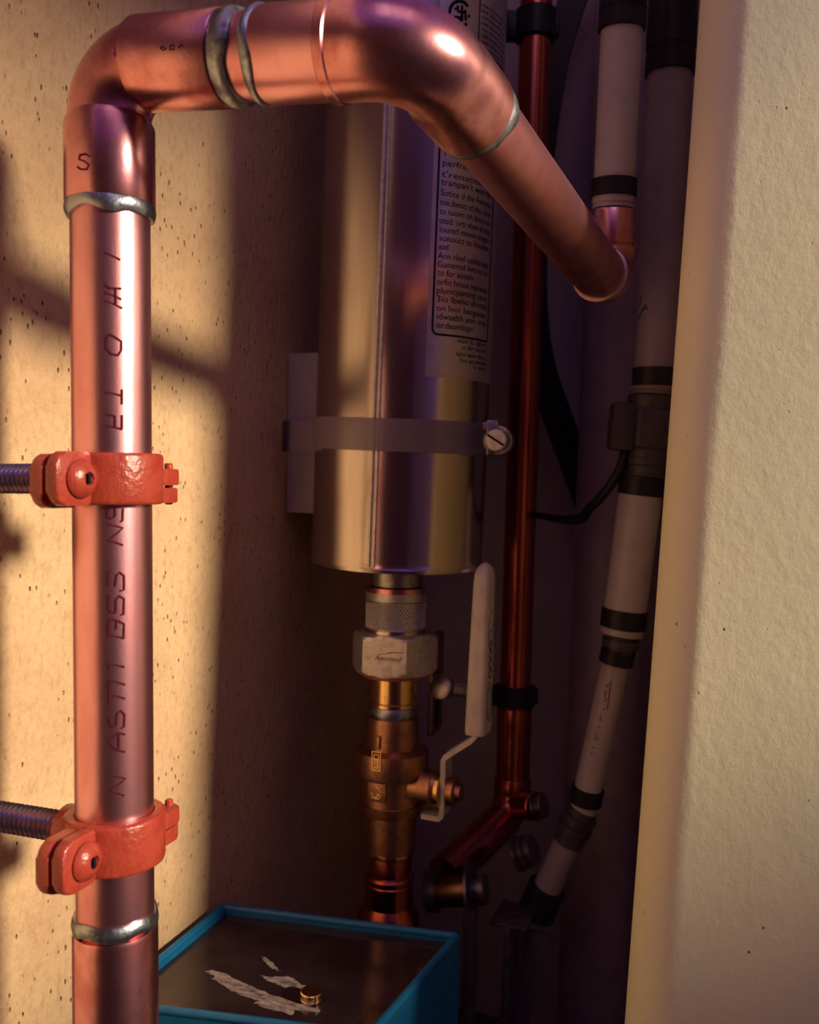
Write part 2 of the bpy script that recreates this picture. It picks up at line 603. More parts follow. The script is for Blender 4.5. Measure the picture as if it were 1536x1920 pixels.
# lower coupling
rev('coupling', yb, dv, [(0, rp), (0.0002, 0.0150), (0.0016, 0.01535), ((pipe_b - yb).length, 0.01535)], M_COPF, cp, 64)
solder('solder_ring', along(k1, low, y=1722), dv, 0.0146, 0.0058, cp, 4.2, 0.5)
# first elbow: socket, tight bend, socket
dh = (k2 - k1).normalized()
R1 = 0.0175
bend = arc_pts(k1 + dv, k1, k1 + dh, R1, 16)
e1 = [v_lo, v_lo - dv * .0008, v_hi + dv * .0022, v_hi - dv * 0.0003]
r1_ = [0.0154, 0.01585, 0.01585, 0.0146]
e1b = bend
pts = e1 + e1b + [h_a - dh * .0003, h_a + dh * .0022, h_b - dh * .0008, h_b]
rad = r1_ + [0.0146] * len(e1b) + [0.0146, 0.01585, 0.01585, 0.0154]
# keep the order monotonic along the path
el = sweep('elbow', pts, rad, M_COPF, cp, 56)
solder('solder_ring', v_lo + dv * .0015, dv, 0.0150, 0.0062, cp, 1.1)
dhx = dh
cylp('cross_tube', h_b - dh * .004, h_d + dh * .004, rp, M_COP, cp, 64)
solder('solder_ring', along(k1, k2, x=444), dh, 0.0150, 0.0065, cp, 2.7)
solder('solder_ring', along(k1, k2, x=498), dh, 0.0150, 0.0042, cp, 5.5)
rev('coupling', h_c, dh, [(0, rp), (0.0002, 0.0152), (0.001, 0.01545), ((h_d - h_c).length, 0.01545)], M_COP, cp, 64)
# second elbow (nearest to the camera)
dr = (k3 - k2).normalized()
R2 = 0.021
bend2 = arc_pts(k2 - dh, k2, k2 + dr, R2, 18)
q_end = along(k2, k3, y=212)
pts = [h_d - dh * .0006, h_d, h_d + dh * .0030, h_d + dh * .0034] + bend2 + [bend2[-1] + dr * .002, bend2[-1] + dr * 0.0045]
rad = [.0158, .0164, .0164, .0158] + [.0158] * len(bend2) + [.0158, .0163]
if (q_end - bend2[-1]).dot(dr) > 0.007:
    pts += [q_end - dr * .0006, q_end]; rad += [.0163, .0155]
    mouth = q_end
else:
    mouth = bend2[-1] + dr * .014
    pts += [mouth - dr * .0006, mouth]; rad += [.0163, .0155]
sweep('elbow', pts, rad, M_COPF, cp, 56)
solder('solder_ring', mouth + dr * .0022, dr, 0.0149, 0.0075, cp, 8.3, .5)
# receding tube
A_top = P(1172, -60, 0.490); A_bot = P(1148, 420, 0.510)
dA = (A_bot - A_top).normalized()
k3 = along(A_top, A_bot, y=536)
dr3 = (k3 - mouth).normalized()
R3 = 0.017
b3 = arc_pts(mouth, k3, k3 - dA, R3, 14)
cylp('receding_tube', mouth - dr3 * .004, b3[0] + dr3 * .001, rp, M_COP, cp, 64)
f_top = along(A_top, A_bot, y=392); f_bot = along(A_top, A_bot, y=478)
sweep('elbow', [b3[0] - dr3 * .0020, b3[0] - dr3 * .0015] + b3 + [f_bot], [.0142, .0152] + [.0150] * len(b3) + [.0140], M_COPF, cp, 48)
rev('solder_ring', b3[0] - dr3 * .0022, dr3, [(0, .0135), (.0002, .0147), (.0012, .0153), (.002, .0147)], M_LABEL, cp, 48)
rev('copper_adapter', f_bot + dA * .001, -dA, [(0, .0124), (.0005, .0130), (.0052, .0130), (.0056, .0126), (.0062, .0126), (.0066, .0131),
                                       ((f_bot - f_top).length - .001, .0131), ((f_bot - f_top).length, .0124)], M_COPF, cp, 48)
# stamped lettering read from bottom to top
LET = [
    [[(207, 1454), (236, 1460), (207, 1483), (234, 1492)]],                                   # N
    [[(235, 1377), (221, 1374), (205, 1392), (219, 1407), (235, 1410)], [(223, 1375), (223, 1405)]],  # A
    [[(206, 1345), (206, 1356), (212, 1362), (218, 1361), (220, 1338), (227, 1332), (234, 1340), (233, 1362), (228, 1366)]],  # S
    [[(205, 1275), (205, 1318)], [(207, 1302), (235, 1310)], [(205, 1275), (235, 1284)]],        # T T
    [[(205, 1256), (204, 1244), (234, 1251)]],                                                # 1
    [[(205, 1160), (203, 1190), (233, 1197)], [(205, 1160), (219, 1163), (218, 1180)], [(219, 1163), (233, 1170), (232, 1197)]],  # B
    [[(204, 1115), (203, 1140), (208, 1148), (217, 1149), (218, 1124), (224, 1117), (233, 1123), (232, 1152), (227, 1153)]],  # S
    [[(208, 1070), (203, 1072), (203, 1098)], [(216, 1099), (219, 1078), (225, 1073), (233, 1080), (233, 1106), (225, 1108)]],  # S
    [[(200, 982), (231, 990), (203, 1013), (231, 1022)]],                                      # N
    [[(202, 953), (202, 970), (209, 972), (216, 968), (216, 953)], [(231, 953), (230, 977), (226, 978)]],   # S (half under the clamp)
    [[(199, 798), (230, 805)], [(199, 776), (216, 780), (216, 800)], [(229, 778), (229, 803)]],    # H
    [[(199, 735), (229, 742)], [(229, 730), (229, 758)]],                                      # T
    [[(203, 626), (199, 640), (200, 654), (210, 664), (222, 666)], [(216, 632), (228, 640), (228, 656), (222, 666)], [(216, 632), (205, 626)]],  # G
    [[(196, 533), (206, 540), (228, 541)], [(197, 548), (228, 561)], [(197, 563), (230, 578)], [(217, 541), (217, 570)]],  # H
    [[(196, 473), (226, 487)]],                                                              # I
]
for g in LET:
    strokes_on_cyl('stamped_letter', g, k1, dv, rp, 0.00068, M_INKC, cp)
strokes_on_cyl('stamped_letter', [[(168, 293), (160, 288), (149, 290), (147, 298), (158, 302), (166, 309), (162, 317), (150, 317), (144, 312)]],
               k1, dv, .01585, 0.0006, M_INKC, cp)
for g in ([(300, 90), (306, 86), (311, 90), (306, 94), (300, 90)], [(318, 86), (326, 84), (326, 92), (318, 93), (318, 86)], [(334, 90), (340, 82), (346, 90)]):
    strokes_on_cyl('stamped_letter', [g], k1, dh, .01585, 0.0004, M_INKC, cp)


# ================================================================== RED PIPE CLAMPS
def g_ring_half(sign, r0, r1, h, n=24):
    vs, fs = [], []
    prof = [(r0, -h), (r1 - .0012, -h), (r1 - .0003, -h + .0004), (r1, -h + .0014), (r1, h - .0014), (r1 - .0003, h - .0004), (r1 - .0012, h), (r0, h)]
    m_ = len(prof)
    for i in range(n + 1):
        a = -PI / 2 + PI * i / n
        for r, z in prof:
            x = r * math.cos(a) * sign + sign * 0.0004
            vs.append((x, r * math.sin(a), z))
    for i in range(n):
        for k in range(m_):
            k2 = (k + 1) % m_
            fs.append((i * m_ + k, i * m_ + k2, (i + 1) * m_ + k2, (i + 1) * m_ + k))
    fs.append(tuple(range(m_))); fs.append(tuple(n * m_ + k for k in range(m_)))
    return vs, fs


def rounded(x0, x1, y0, y1, r, n=5):
    pts = []
    for cx, cy, a0 in ((x1 - r, y1 - r, 0), (x0 + r, y1 - r, 90), (x0 + r, y0 + r, 180), (x1 - r, y0 + r, 270)):
        for i in range(n + 1):
            a = math.radians(a0 + 90 * i / n)
            pts.append((cx + r * math.cos(a), cy + r * math.sin(a)))
    return pts


def clamp(row, label, tilt, spin):
    c = along(k1, low, y=row)
    t = thing('pipe_clamp', c, label, 'pipe clamp', 'red pipe clamps on the front riser')
    az = -dv
    ax = (ex - az * ex.dot(az)).normalized(); ay = az.cross(ax)
    q = Matrix.Rotation(spin, 3, az) @ Matrix.Rotation(tilt, 3, ax)
    ax, ay, az = q @ ax, q @ ay, q @ az
    hh = 0.0092

    def T(g): return [c + ax * x + ay * y + az * z for x, y, z in g[0]], g[1]
    # front half with its ear, rear half with its ear
    rf, rb = T(g_ring_half(1, .01405, .0178, hh)), T(g_ring_half(-1, .01405, .0178, hh))
    ear = rounded(-.0335, -.0135, -hh, hh, .005)
    f_ear = g_prism(c, ay, az, ax, ear, .0006, .0052, .0012)
    b_ear = g_prism(c, ay, az, ax, [(x, y - .0008) for x, y in ear], -.0062, -.0010, .0012)
    finish('front_half', *join(rf, f_ear), M_RED, t, angle=50)
    stub = g_rev(c - ax * .0165, -ax, [(0, .0088), (.0055, .0088), (.0062, .0080), (.0062, .005)], 32)
    bh = g_box(c, ax, ay, az, -.0065, -.0006, .0150, .0215, -hh, hh * .2, .0008)
    finish('rear_half', *join(rb, b_ear, stub, bh), M_RED, t, angle=50)
    # screw in the near ear: domed head with a slot
    sc = c + ax * .0052 - ay * .0225
    hd = rev('screw', sc, ax, [(0, .0066), (.0008, .0068), (.0022, .0060), (.0034, .0040), (.0040, .0026), (.0040, .0024), (.0031, .0022), (.0030, .0004)], M_RED, t, 32)
    finish('screw_slot', *g_box(sc + ax * .0032, ax, ay, az, 0, .0011, -.0007, .0007, -.0018, .0018, .0002), M_INK, hd)
    # far side: hook knuckle and pin
    finish('hinge_knuckle', *g_prism(c, ay, ax, az, rounded(.0120, .0268, .0030, .0112, .0030), -hh * .25, hh * .42, .0008), M_RED, t)
    rev('hinge_pin', c + ay * .0245 + ax * .0066 - az * .0098, az, [(0, .0012), (.0005, .0016), (.0155, .0016), (.0160, .0012)], M_RED, t, 20)
    finish('hinge_tab', *g_prism(c, ay, ax, az, rounded(.0120, .0266, .0010, .0104, .0024), -hh * .98, -hh * .36, .0008), M_RED, t)
    # threaded rod into the wall
    p0 = c - ax * .0205
    Lr = (p0.x - XW) / ax.x + 0.0005
    prof = []
    s = 0.0; pitch = .0023
    while s < Lr:
        prof += [(s, .0042), (s + pitch * .30, .0042), (s + pitch * .48, .0054), (s + pitch * .65, .0058), (s + pitch * .82, .0054)]; s += pitch
    prof = [(0, .003)] + prof + [(s, .003)]
    rev('threaded_rod', p0, -ax, prof, M_ROD, t, 32, angle=80)
    rev('rod_nut', p0 + ax * .0002 - ay * 0, -ax, [(0, .0075), (.002, .0075), (.0026, .0066)], M_RED, t, 24)
    return t


clamp(898, 'upper red painted pipe clamp with slotted screw, halfway up the copper riser', 0.0, 0.0)
clamp(1566, 'lower red painted pipe clamp, above the bottom solder ring of the copper riser', 0.0, 0.03)

# ================================================================== STEEL CYLINDER
cyl_b = P(744, 1050, 0.560)
cyl_t = P(783, 20, 0.536)
dc = (cyl_t - cyl_b).normalized()
RC = 0.0525
cyl_t = cyl_b + dc * 0.52
cy = thing('steel_canister', cyl_b, 'tall brushed steel canister with printed foil label and vertical seam', 'canister')
rev('body', cyl_b, dc, [(-.0010, .0), (-.0012, RC - .006), (-.0020, RC - .0030), (-.0014, RC + .0004), (.0006, RC + .0009), (.0022, RC + .0002), (.0045, RC), (.30, RC), (.52, RC), (.522, RC - .004)], M_STEEL, cy, 128)


def cyl_frame():
    n = on_cyl(700, 700, cyl_b, dc, RC) - cyl_b
    n = (n - dc * n.dot(dc)).normalized()
    return n, dc.cross(n)


cn, ct_ = cyl_frame()


def cyl_uv(px, py, R=RC):
    p = on_cyl(px, py, cyl_b, dc, R) - cyl_b
    s = p.dot(dc); q = p - dc * s
    return math.atan2(q.dot(ct_), q.dot(cn)), s


def cyl_pt(th, s, R):
    return cyl_b + dc * s + (cn * math.cos(th) + ct_ * math.sin(th)) * R


def shell(th0, th1, s0, s1, Ra, Rb, n=24):
    vs, fs = [], []
    for i in range(n + 1):
        th = th0 + (th1 - th0) * i / n
        vs += [cyl_pt(th, s0, Ra), cyl_pt(th, s1, Ra), cyl_pt(th, s1, Rb), cyl_pt(th, s0, Rb)]
    for i in range(n):
        for k in range(4):
            k2 = (k + 1) % 4
            fs.append((i * 4 + k, i * 4 + k2, i * 4 + 4 + k2, i * 4 + 4 + k))
    fs += [(0, 1, 2, 3), (n * 4 + 3, n * 4 + 2, n * 4 + 1, n * 4)]
    return vs, fs


# folded seam
ths, _ = cyl_uv(703, 900)
dth = 0.0022 / RC
for off, rr in ((-.0016, .0011), (.0012, .0008)):
    a_ = ths + off / RC
    cylp('seam_bead', cyl_pt(a_, .002, RC), cyl_pt(a_, .52, RC), rr, M_ALU, cy, 16, .0003)
# foil label
tl0, sl0 = cyl_uv(797, 706)
tl1 = cyl_uv(915, 706)[0] + 0.50
lab = finish('label', *shell(tl0, tl1, sl0, .50, RC - .0005, RC + .00035, 36), M_LABEL, cy)
RL = RC + .0004


def lab_line(pts, w):
    out = []
    for (a, b) in zip(pts[:-1], pts[1:]):
        n = max(2, int(abs(b[0] - a[0]) / 0.04) + 1)
        for i in range(n): out.append((a[0] + (b[0] - a[0]) * i / n, a[1] + (b[1] - a[1]) * i / n))
    out.append(pts[-1])
    return ribbon([cyl_pt(t, s, RL + .00012) for t, s in out], w, cyl_b, dc)


def lab_text(txt, px, py, th_end, cap):
    """one printed line: starts at the pixel, squeezed to end at angle th_end; cap height in metres"""
    th0, s0 = cyl_uv(px, py, RL)
    vs, fs = text_geo(txt)
    wmax = max(v[0] for v in vs)
    k = cap / 0.7
    ku = (th_end - th0) / wmax if th_end else k / RC
    return [cyl_pt(th0 + u * ku, s0 + v * k, RL + .00010) for u, v in vs], fs


tA = cyl_uv(823, 300)[0]; sTop = cyl_uv(900, 128)[1]; sBot = cyl_uv(820, 627)[1]
tB = cyl_uv(914, 600)[0]
c_ = 0.0028
dt = c_ / RC
border = [(tA + dt, sBot), (tB - dt * .4, sBot), (tB, sBot + c_ * .5), (tB, sTop - c_ * .5), (tB - dt * .4, sTop), (tA + dt, sTop), (tA + dt * .3, sTop - c_ * .3), (tA, sTop - c_),
          (tA, sBot + c_), (tA + dt * .3, sBot + c_ * .3), (tA + dt, sBot)]
tC = cyl_uv(898, 40)[0]; sC = cyl_uv(930, 116)[1]
geo = [lab_line(border, .0011), lab_line([(tC, .49), (tC, sC), (tB + .15, sC)], .0006)]
for g in geo:
    finish('label_border', *g, M_INK, lab)
tE = tB - 0.07
LINES = [('To bear the', 829, 290, 0), ('perfrect and', 829, 310, 0), ("t'renation by", 828, 331, 1), ("tranpan't wardio", 827, 346, 1),
         ('Sotice d the Fermnal', 826, 366, 1), ('tne.ibeoo td tho torm', 825, 384, 1), ('to tuoim on dnom no', 824, 401, 1), ('oted. orti vben th dny', 823, 418, 1),
         ('tourecf mnomn tongrar', 824, 435, 1), ('sonoucs to hhcomn', 823, 451, 1), ('aod', 822, 467, 2), ('Aon rleef uoildorode', 821, 484, 1),
         ('Gamerod Iem to tor', 820, 500, 1), ('to for aoiteln', 820, 516, 3), ('orfin hrous mpronds', 819, 533, 1), ('plumcpanting uanm', 818, 549, 1),
         ('3io lbeno drotob', 818, 565, 1), ('on lvor bergoinnc', 818, 582, 1), ('idwaelth anm orec', 818, 598, 1), ('ordaumiqpr', 817, 614, 3)]
parts = []
for txt, x, y, kind in LINES:
    end = {0: tE - .15, 1: tE, 2: cyl_uv(840, y)[0], 3: cyl_uv(887, y)[0]}[kind]
    parts.append(lab_text(txt, x, y, end, .0034))
for i, (txt, x, y) in enumerate((('voe E. qprm', 857, 642), ('o dtr no lnm', 866, 655), ('tann aom dtun c', 855, 667), ('for an mrnod', 862, 679), ('in vuom', 888, 692))):
    parts.append(lab_text(txt, x, y, tB - 0.02, .0026))
for i in range(9):
    parts.append(lab_text('nodtr enroum thir vond', 903, 10 + i * 11.5, tB + .12, .0017))
for g in parts:
    finish('label_line', *g, M_INK, lab, smooth=False)
# round approval mark
LOGO = [[(878, 12), (872, 4), (862, 1), (851, 5), (845, 14), (843, 25), (846, 36), (852, 44), (860, 49), (870, 49), (876, 44)]]
finish('approval_mark', *join(*[ribbon([on_cyl(x, y, cyl_b, dc, RL + .0003) for x, y in pl], w, cyl_b, dc) for pl, w in
       [(LOGO[0], .0016), ([(867, 10), (867, 38)], .0013), ([(873, 18), (874, 38)], .0013), ([(859, 10), (859, 21), (866, 22)], .0012), ([(853, 16), (858, 15)], .001),
        ([(852, 31), (866, 33)], .0013), ([(860, 33), (866, 41)], .0011), ([(878, 30), (882, 30)], .0012), ([(867, 22), (874, 23)], .0009)]]), M_INK, lab)

# wall bracket behind it
yf = P(528, 800, .585).y
bt = P(540, 662, .58).z; bbm = P(535, 962, .58).z
br = finish('mounting_bracket', *g_box(V((XW, yf, bbm)), ex, ey, ez, 0, .0335, 0, .05, 0, bt - bbm, .0008), M_WHITE, base=V((XW, yf, bbm)))
tag(br, 'white mounting block between the plaster wall and the steel canister', 'bracket')

# clear strap with worm screw
ta, sa = cyl_uv(700, 783); _, sb = cyl_uv(700, 845)
st = thing('strap_clamp', cyl_pt(ta, sb, RC), 'translucent strap around the steel canister with slotted tightening screw', 'strap')
t_scr = cyl_uv(905, 820)[0]
finish('band', *shell(-1.75, t_scr + .15, sb, sa, RC + .0012, RC + .0022, 64), M_STRAP, st)
e0 = P(606, 816, .528); e1_ = P(541, 818, .560); e2_ = P(531, 818, .564)
hb_ = (sa - sb) / 2
ed = (e1_ - e0).normalized()
finish('band_end', *g_box(e0, ed, ed.cross(dc).normalized(), dc, 0, (e1_ - e0).length, -.0006, .0006, -hb_, hb_), M_STRAP, st)
finish('band_clip', *g_box(e1_, ed, ed.cross(dc).normalized(), dc, -.0005, (e2_ - e1_).length, -.0014, .0014, -hb_ - .0004, hb_ + .0004, .0004), M_DARKP, st)
sc = P(932, 826, .512)
ax_s = (P(920, 822, .490) - P(940, 829, .520)).normalized()
rev('screw_housing', sc - ax_s * .010, ax_s, [(0, .0075), (.0005, .0085), (.009, .0085), (.0095, .0078)], M_STEELD, st, 32)
hd = rev('screw', sc, ax_s, [(-.004, .0062), (.004, .0062), (.0046, .0056), (.0047, .0002)], M_ALU, st, 32)
_, su, sv = frame_of(ax_s)
sld = (right * .86 - up * .55).normalized(); sld = (sld - ax_s * sld.dot(ax_s)).normalized()
finish('screw_slot', *g_box(sc + ax_s * .0045, ax_s, sld, ax_s.cross(sld), -.001, .0004, -.0056, .0056, -.0006, .0006), M_INK, hd)
hb = P(905, 822, .517)
finish('screw_saddle', *g_box(hb, right, up, fwd, .0015, .0085, -.010, .010, -.006, .003, .0012), M_STEELD, st)
finish('saddle_clip', *g_box(P(922, 799, .514), right, up, fwd, -.005, .004, -.002, .002, -.001, .006, .0006), M_STEELD, st)

# ================================================================== UNION UNDER THE CANISTER
ub = P(731, 1600, .565)
ut = P(744, 1066, .560)
du = (ub - ut).normalized()


def row(y): return along(ut, ub, y=y)


def lat(name, rows, m_, parent, seg=48, angle=30, **kw):
    """lathe on the union axis: rows = [(image row, radius)]"""
    p0 = row(rows[0][0])
    return rev(name, p0, du, [((row(y) - p0).dot(du), r) for y, r in rows], m_, parent, seg, angle=angle, **kw)


un = thing('pipe_union', row(1262), 'union joint with knurled collar and hexagon nut under the steel canister', 'pipe fitting')
lat('neck', [(1064, .0160), (1076, .0165), (1096, .0165), (1097, .0150), (1104, .0150)], M_STEELD, un)
lat('copper_ring', [(1098, .0160), (1100, .0182), (1109, .0184), (1112, .0165)], M_COPF, un)
lat('collar_rim', [(1108, .0160), (1109, .0188), (1124, .0188), (1125, .0180)], M_ALU, un)


def knurled():
    p0 = row(1125); L = (row(1176) - p0).dot(du)
    seg, n = 120, 24
    d, u, v = frame_of(du)
    vs, fs = [], []
    for i in range(n + 1):
        for k in range(seg):
            a = 2 * PI * k / seg
            w1 = abs(math.sin(a * 30 + i * PI / 4)); w2 = abs(math.sin(a * 30 - i * PI / 4))
            r = .0187 - .0012 * max(1 - w1, 1 - w2) * (1 if 0 < i < n else 0)
            vs.append(p0 + d * (L * i / n) + (u * math.cos(a) + v * math.sin(a)) * r)
    for i in range(n):
        for k in range(seg):
            k2 = (k + 1) % seg
            fs.append((i * seg + k, i * seg + k2, (i + 1) * seg + k2, (i + 1) * seg + k))
    fs.append(tuple(range(seg))[::-1]); fs.append(tuple(n * seg + k for k in range(seg)))
    return vs, fs


finish('knurled_collar', *knurled(), M_KNURL, un, smooth=False)
lat('collar_lip', [(1175, .0180), (1177, .0190), (1184, .0192), (1188, .0170)], M_STEEL, un)


def hexnut(c, d, R, h, face_ang):
    d, u, v = frame_of(d)
    tv = (CAM - c); tv = (tv - d * tv.dot(d)).normalized(); rt = right - d * right.dot(d) - tv * right.dot(tv); rt.normalize()
    n = 72; prof = [(0, 0), (h * .14, 1), (h * .86, 1), (h, 0)]
    vs, fs = [], []
    rows_ = [0, .04, .08, .14, .5, .86, .92, .96, 1]
    for f in rows_:
        for k in range(n):
            a = 2 * PI * k / n
            b = (a - face_ang) % (PI / 3)
            rh = R * math.cos(PI / 6) / math.cos(b - PI / 6)
            e = min(f, 1 - f) / .14
            lim = R * math.cos(PI / 6) * (1.0 + .155 * min(1, math.sqrt(max(e, 0))))
            r = min(rh, lim)
            vs.append(c + d * (h * f) + (tv * math.cos(a) + rt * math.sin(a)) * r)
    for i in range(len(rows_) - 1):
        for k in range(n):
            k2 = (k + 1) % n
            fs.append((i * n + k, i * n + k2, (i + 1) * n + k2, (i + 1) * n + k))
    fs.append(tuple(range(n))[::-1]); m0 = (len(rows_) - 1) * n
    fs.append(tuple(m0 + k for k in range(n)))
    return vs, fs, tv, rt


hc = row(1183); hh_ = (row(1258) - hc).dot(du)
RH = .0272
vs, fs, tv, rt = hexnut(hc, du, RH, hh_, math.radians(15))
nut = finish('hex_nut', vs, fs, M_ALU, un, angle=28)
# faint maker's mark on the front flat
fa = math.radians(15 - 30)
fn = tv * math.cos(fa) + rt * math.sin(fa); fr = du.cross(fn).normalized()
if fr.dot(right) < 0: fr = -fr
fc = hc + du * hh_ * .5 + fn * (RH * math.cos(PI / 6) + .00012)
tvs, tfs = text_geo('Amutond', .3)
k_ = .0042
finish('maker_mark', [fc + fr * (x * k_ - .006) - du * (y * k_ - .0018) for x, y in tvs], tfs, M_INK, nut, smooth=False)
finish('maker_mark', *join(ribbon([fc + fr * .001 - du * .0024, fc + fr * .004 - du * .0034, fc + fr * .012 - du * .0036], .0004, None, du, fn),
                           ribbon([fc + fr * -.004 - du * .0016, fc + fr * .004 - du * .0030], .0003, None, du, fn)), M_INK, nut)
lat('gasket', [(1257, .0170), (1258, .0196), (1265, .0200), (1267, .0180)], M_GASK, un)

# ball valve
bv = thing('ball_valve', row(1598), 'brass ball valve with long ivory lever handle below the union', 'valve')
lat('inlet_ring', [(1268, .0140), (1269, .0146), (1312, .0146), (1314, .0152), (1320, .0152), (1322, .0145)], M_BRASSB, bv)
lat('solder_bead', [(1320, .0140), (1324, .0148), (1334, .0152), (1340, .0146), (1344, .0138)], M_SOLD, bv)
lat('body', [(1340, .0142), (1342, .0158), (1350, .0162), (1398, .0165), (1402, .0205), (1404, .0225), (1409, .0228), (1444, .0228), (1450, .0220), (1451, .0186),
             (1500, .0186), (1501, .0196), (1512, .0190), (1520, .0185), (1522, .0162), (1588, .0156), (1592, .0142)], M_BRASS, bv, 56)
lat('outlet_bead', [(1588, .0138), (1591, .0148), (1596, .0148), (1600, .0136)], M_BRASSB, bv)
# raised casting plate and marks
pc = on_cyl(707, 1478, ut, du, .0186)
pn = (pc - ut); pn = (pn - du * pn.dot(du)).normalized(); pr = du.cross(pn).normalized()
if pr.dot(right) < 0: pr = -pr
plate = finish('casting_plate', *g_box(pc, pr, -du, pn, -.0062, .0062, -.0085, .0085, -.003, .0004, .0004), M_BRASS, bv)
ring = [pc + pn * .0005 + pr * (.0036 * math.cos(a)) - du * (.0036 * math.sin(a) - .0028) for a in [2 * PI * i / 20 for i in range(21)]]
tvs, tfs = text_geo('1-0')
finish('cast_mark', *join(g_sweep(ring, .00045, 8, False), ([pc + pn * .0007 + pr * (x * .0052 - .0042) - du * (y * .0052 - .0066) for x, y in tvs], tfs)), M_BRASSB, plate, angle=60)
p9 = on_cyl(706, 1427, ut, du, .0228)
finish('cast_frame', *join(*[ribbon([p9 + pn * .0004 + pr * x0 - du * y0, p9 + pn * .0004 + pr * x1 - du * y1], .0004, None, du, pn) for x0, y0, x1, y1 in
       ((-.0028, -.0055, .0028, -.0055), (.0028, -.0055, .0028, .0055), (.0028, .0055, -.0028, .0055), (-.0028, .0055, -.0028, -.0055),
        (-.0014, .001, .0014, .001), (-.0014, .001, -.0014, .004), (-.0014, .004, .0014, .004), (.0014, .004, .0014, -.004), (.0014, -.004, -.0012, -.004))]), M_BRASSB, bv)
finish('body_rib', *g_box(on_cyl(711, 1392, ut, du, .0160), pr, -du, pn, -.0013, .0013, -.004, .004, -.001, .002, .0004), M_BRASS, bv)
# stem along +X
s0 = row(1466) + ex * .012
dx_ = (ex - du * ex.dot(du)).normalized()
rev('stem_boss', s0, dx_, [(0, .0115), (.016, .0112), (.0165, .0104), (.0185, .0098)], M_BRASS, bv, 40)
rev('stem_washer', s0 + dx_ * .0185, dx_, [(0, .0100), (.0006, .0105), (.0028, .0105), (.0034, .0096)], M_BRASSB, bv, 40)
sx = s0 + dx_ * .0222
rev('stem_nut', sx + dx_ * .003, dx_, [(0, .0080), (.0006, .0086), (.0046, .0086), (.0052, .0076), (.0055, .0055), (.0085, .0052), (.009, .0044)], M_BRASS, bv, 6 * 6)
# lever: bent strip, then the sleeve
zT = P(833, 1432, .53).z; zB = along(sx.copy(), sx - ez * .1, y=1529).z
zG0 = P(895, 1398, .52).z; zG1 = P(906, 1064, .51).z
hy = 0.0095
th_ = .0031


def strip(path, w0, w1):
    """sheet metal strip: path of (x, z) offsets from sx, width along Y"""
    vs, fs = [], []
    n = len(path)
    for i, (x, z) in enumerate(path):
        x0, z0 = path[max(i - 1, 0)]; x1, z1 = path[min(i + 1, n - 1)]
        t = V((x1 - x0, 0, z1 - z0)).normalized(); nn = V((t.z, 0, -t.x)) * th_ / 2
        w = w0 + (w1 - w0) * i / (n - 1)
        p = V((sx.x + x, sx.y, z))
        vs += [p - nn - ey * w, p - nn + ey * w, p + nn + ey * w, p + nn - ey * w]
    for i in range(n - 1):
        for k in range(4):
            k2 = (k + 1) % 4
            fs.append((i * 4 + k, i * 4 + k2, i * 4 + 4 + k2, i * 4 + 4 + k))
    fs += [(0, 1, 2, 3), (n * 4 - 1, n * 4 - 2, n * 4 - 3, n * 4 - 4)]
    return vs, fs


gx = 0.021
lever = finish('lever_strip', *strip([(-.0120, zB - .0004), (-.001, zB - .0004), (.0006, zB + .0008), (.0014, zB + .004), (.0016, zT - .003), (.0028, zT - .0005), (gx - .003, zG0 - .003), (gx, zG0), (gx, zG0 + .012)], .0060, .0075), M_PLATE, bv, angle=50)


def g_sleeve():
    L = zG1 - zG0
    rows_ = [(0, .55), (.015, .95), (.04, 1.0), (.5, 1.0), (.90, .97), (.94, .90), (.97, .72), (.99, .42), (1.0, .12)]
    vs, fs = [], []
    m_ = 0
    for f, k in rows_:
        wx = (.0062 - .0012 * f) * (k if f > .5 else min(k, 1)); wy = (.0098 - .0022 * f) * k
        out = rounded(-wx, wx, -wy, wy, min(wx, wy) * .55, 4)
        m_ = len(out)
        lean = .0015 * f
        for x, y in out: vs.append(V((sx.x + gx + x + lean, sx.y + y, zG0 + L * f)))
    for i in range(len(rows_) - 1):
        for k in range(m_):
            k2 = (k + 1) % m_
            fs.append((i * m_ + k, i * m_ + k2, (i + 1) * m_ + k2, (i + 1) * m_ + k))
    fs.append(tuple(range(m_))[::-1]); fs.append(tuple((len(rows_) - 1) * m_ + k for k in range(m_)))
    return vs, fs


slv = finish('lever_sleeve', *g_sleeve(), M_LEVER, bv, angle=50)
# printed marks on the sleeve's right face
fx = sx.x + gx + .0062 + .0003


def sl_pt(y, f): return V((fx - .0006 * f + .0003, sx.y + y, zG0 + (zG1 - zG0) * f))


def oval(f0, f1, w):
    fm, fh = (f0 + f1) / 2, (f1 - f0) / 2
    return [sl_pt(w * math.cos(a), fm + fh * math.sin(a)) for a in [2 * PI * i / 28 for i in range(29)]]


finish('printed_mark', *join(ribbon(oval(.53, .73, .0050), .0005, None, ez, ex), ribbon([sl_pt(-.003, .62), sl_pt(.001, .60), sl_pt(.003, .66)], .0006, None, ez, ex),
                             *[ribbon(oval(f, f + .045, .0030), .0008, None, ez, ex) for f in (.34, .395, .45, .505)]), M_INK, slv)
tvs, tfs = text_geo('KONUS')
wm = max(v[0] for v in tvs)
finish('printed_emblem', *join(ribbon(oval(.09, .31, .0050), .0006, None, ez, ex),
                               ([sl_pt(.0022 - y * .0062, .12 + .16 * x / wm) for x, y in tvs], tfs)), M_GREEN, slv)

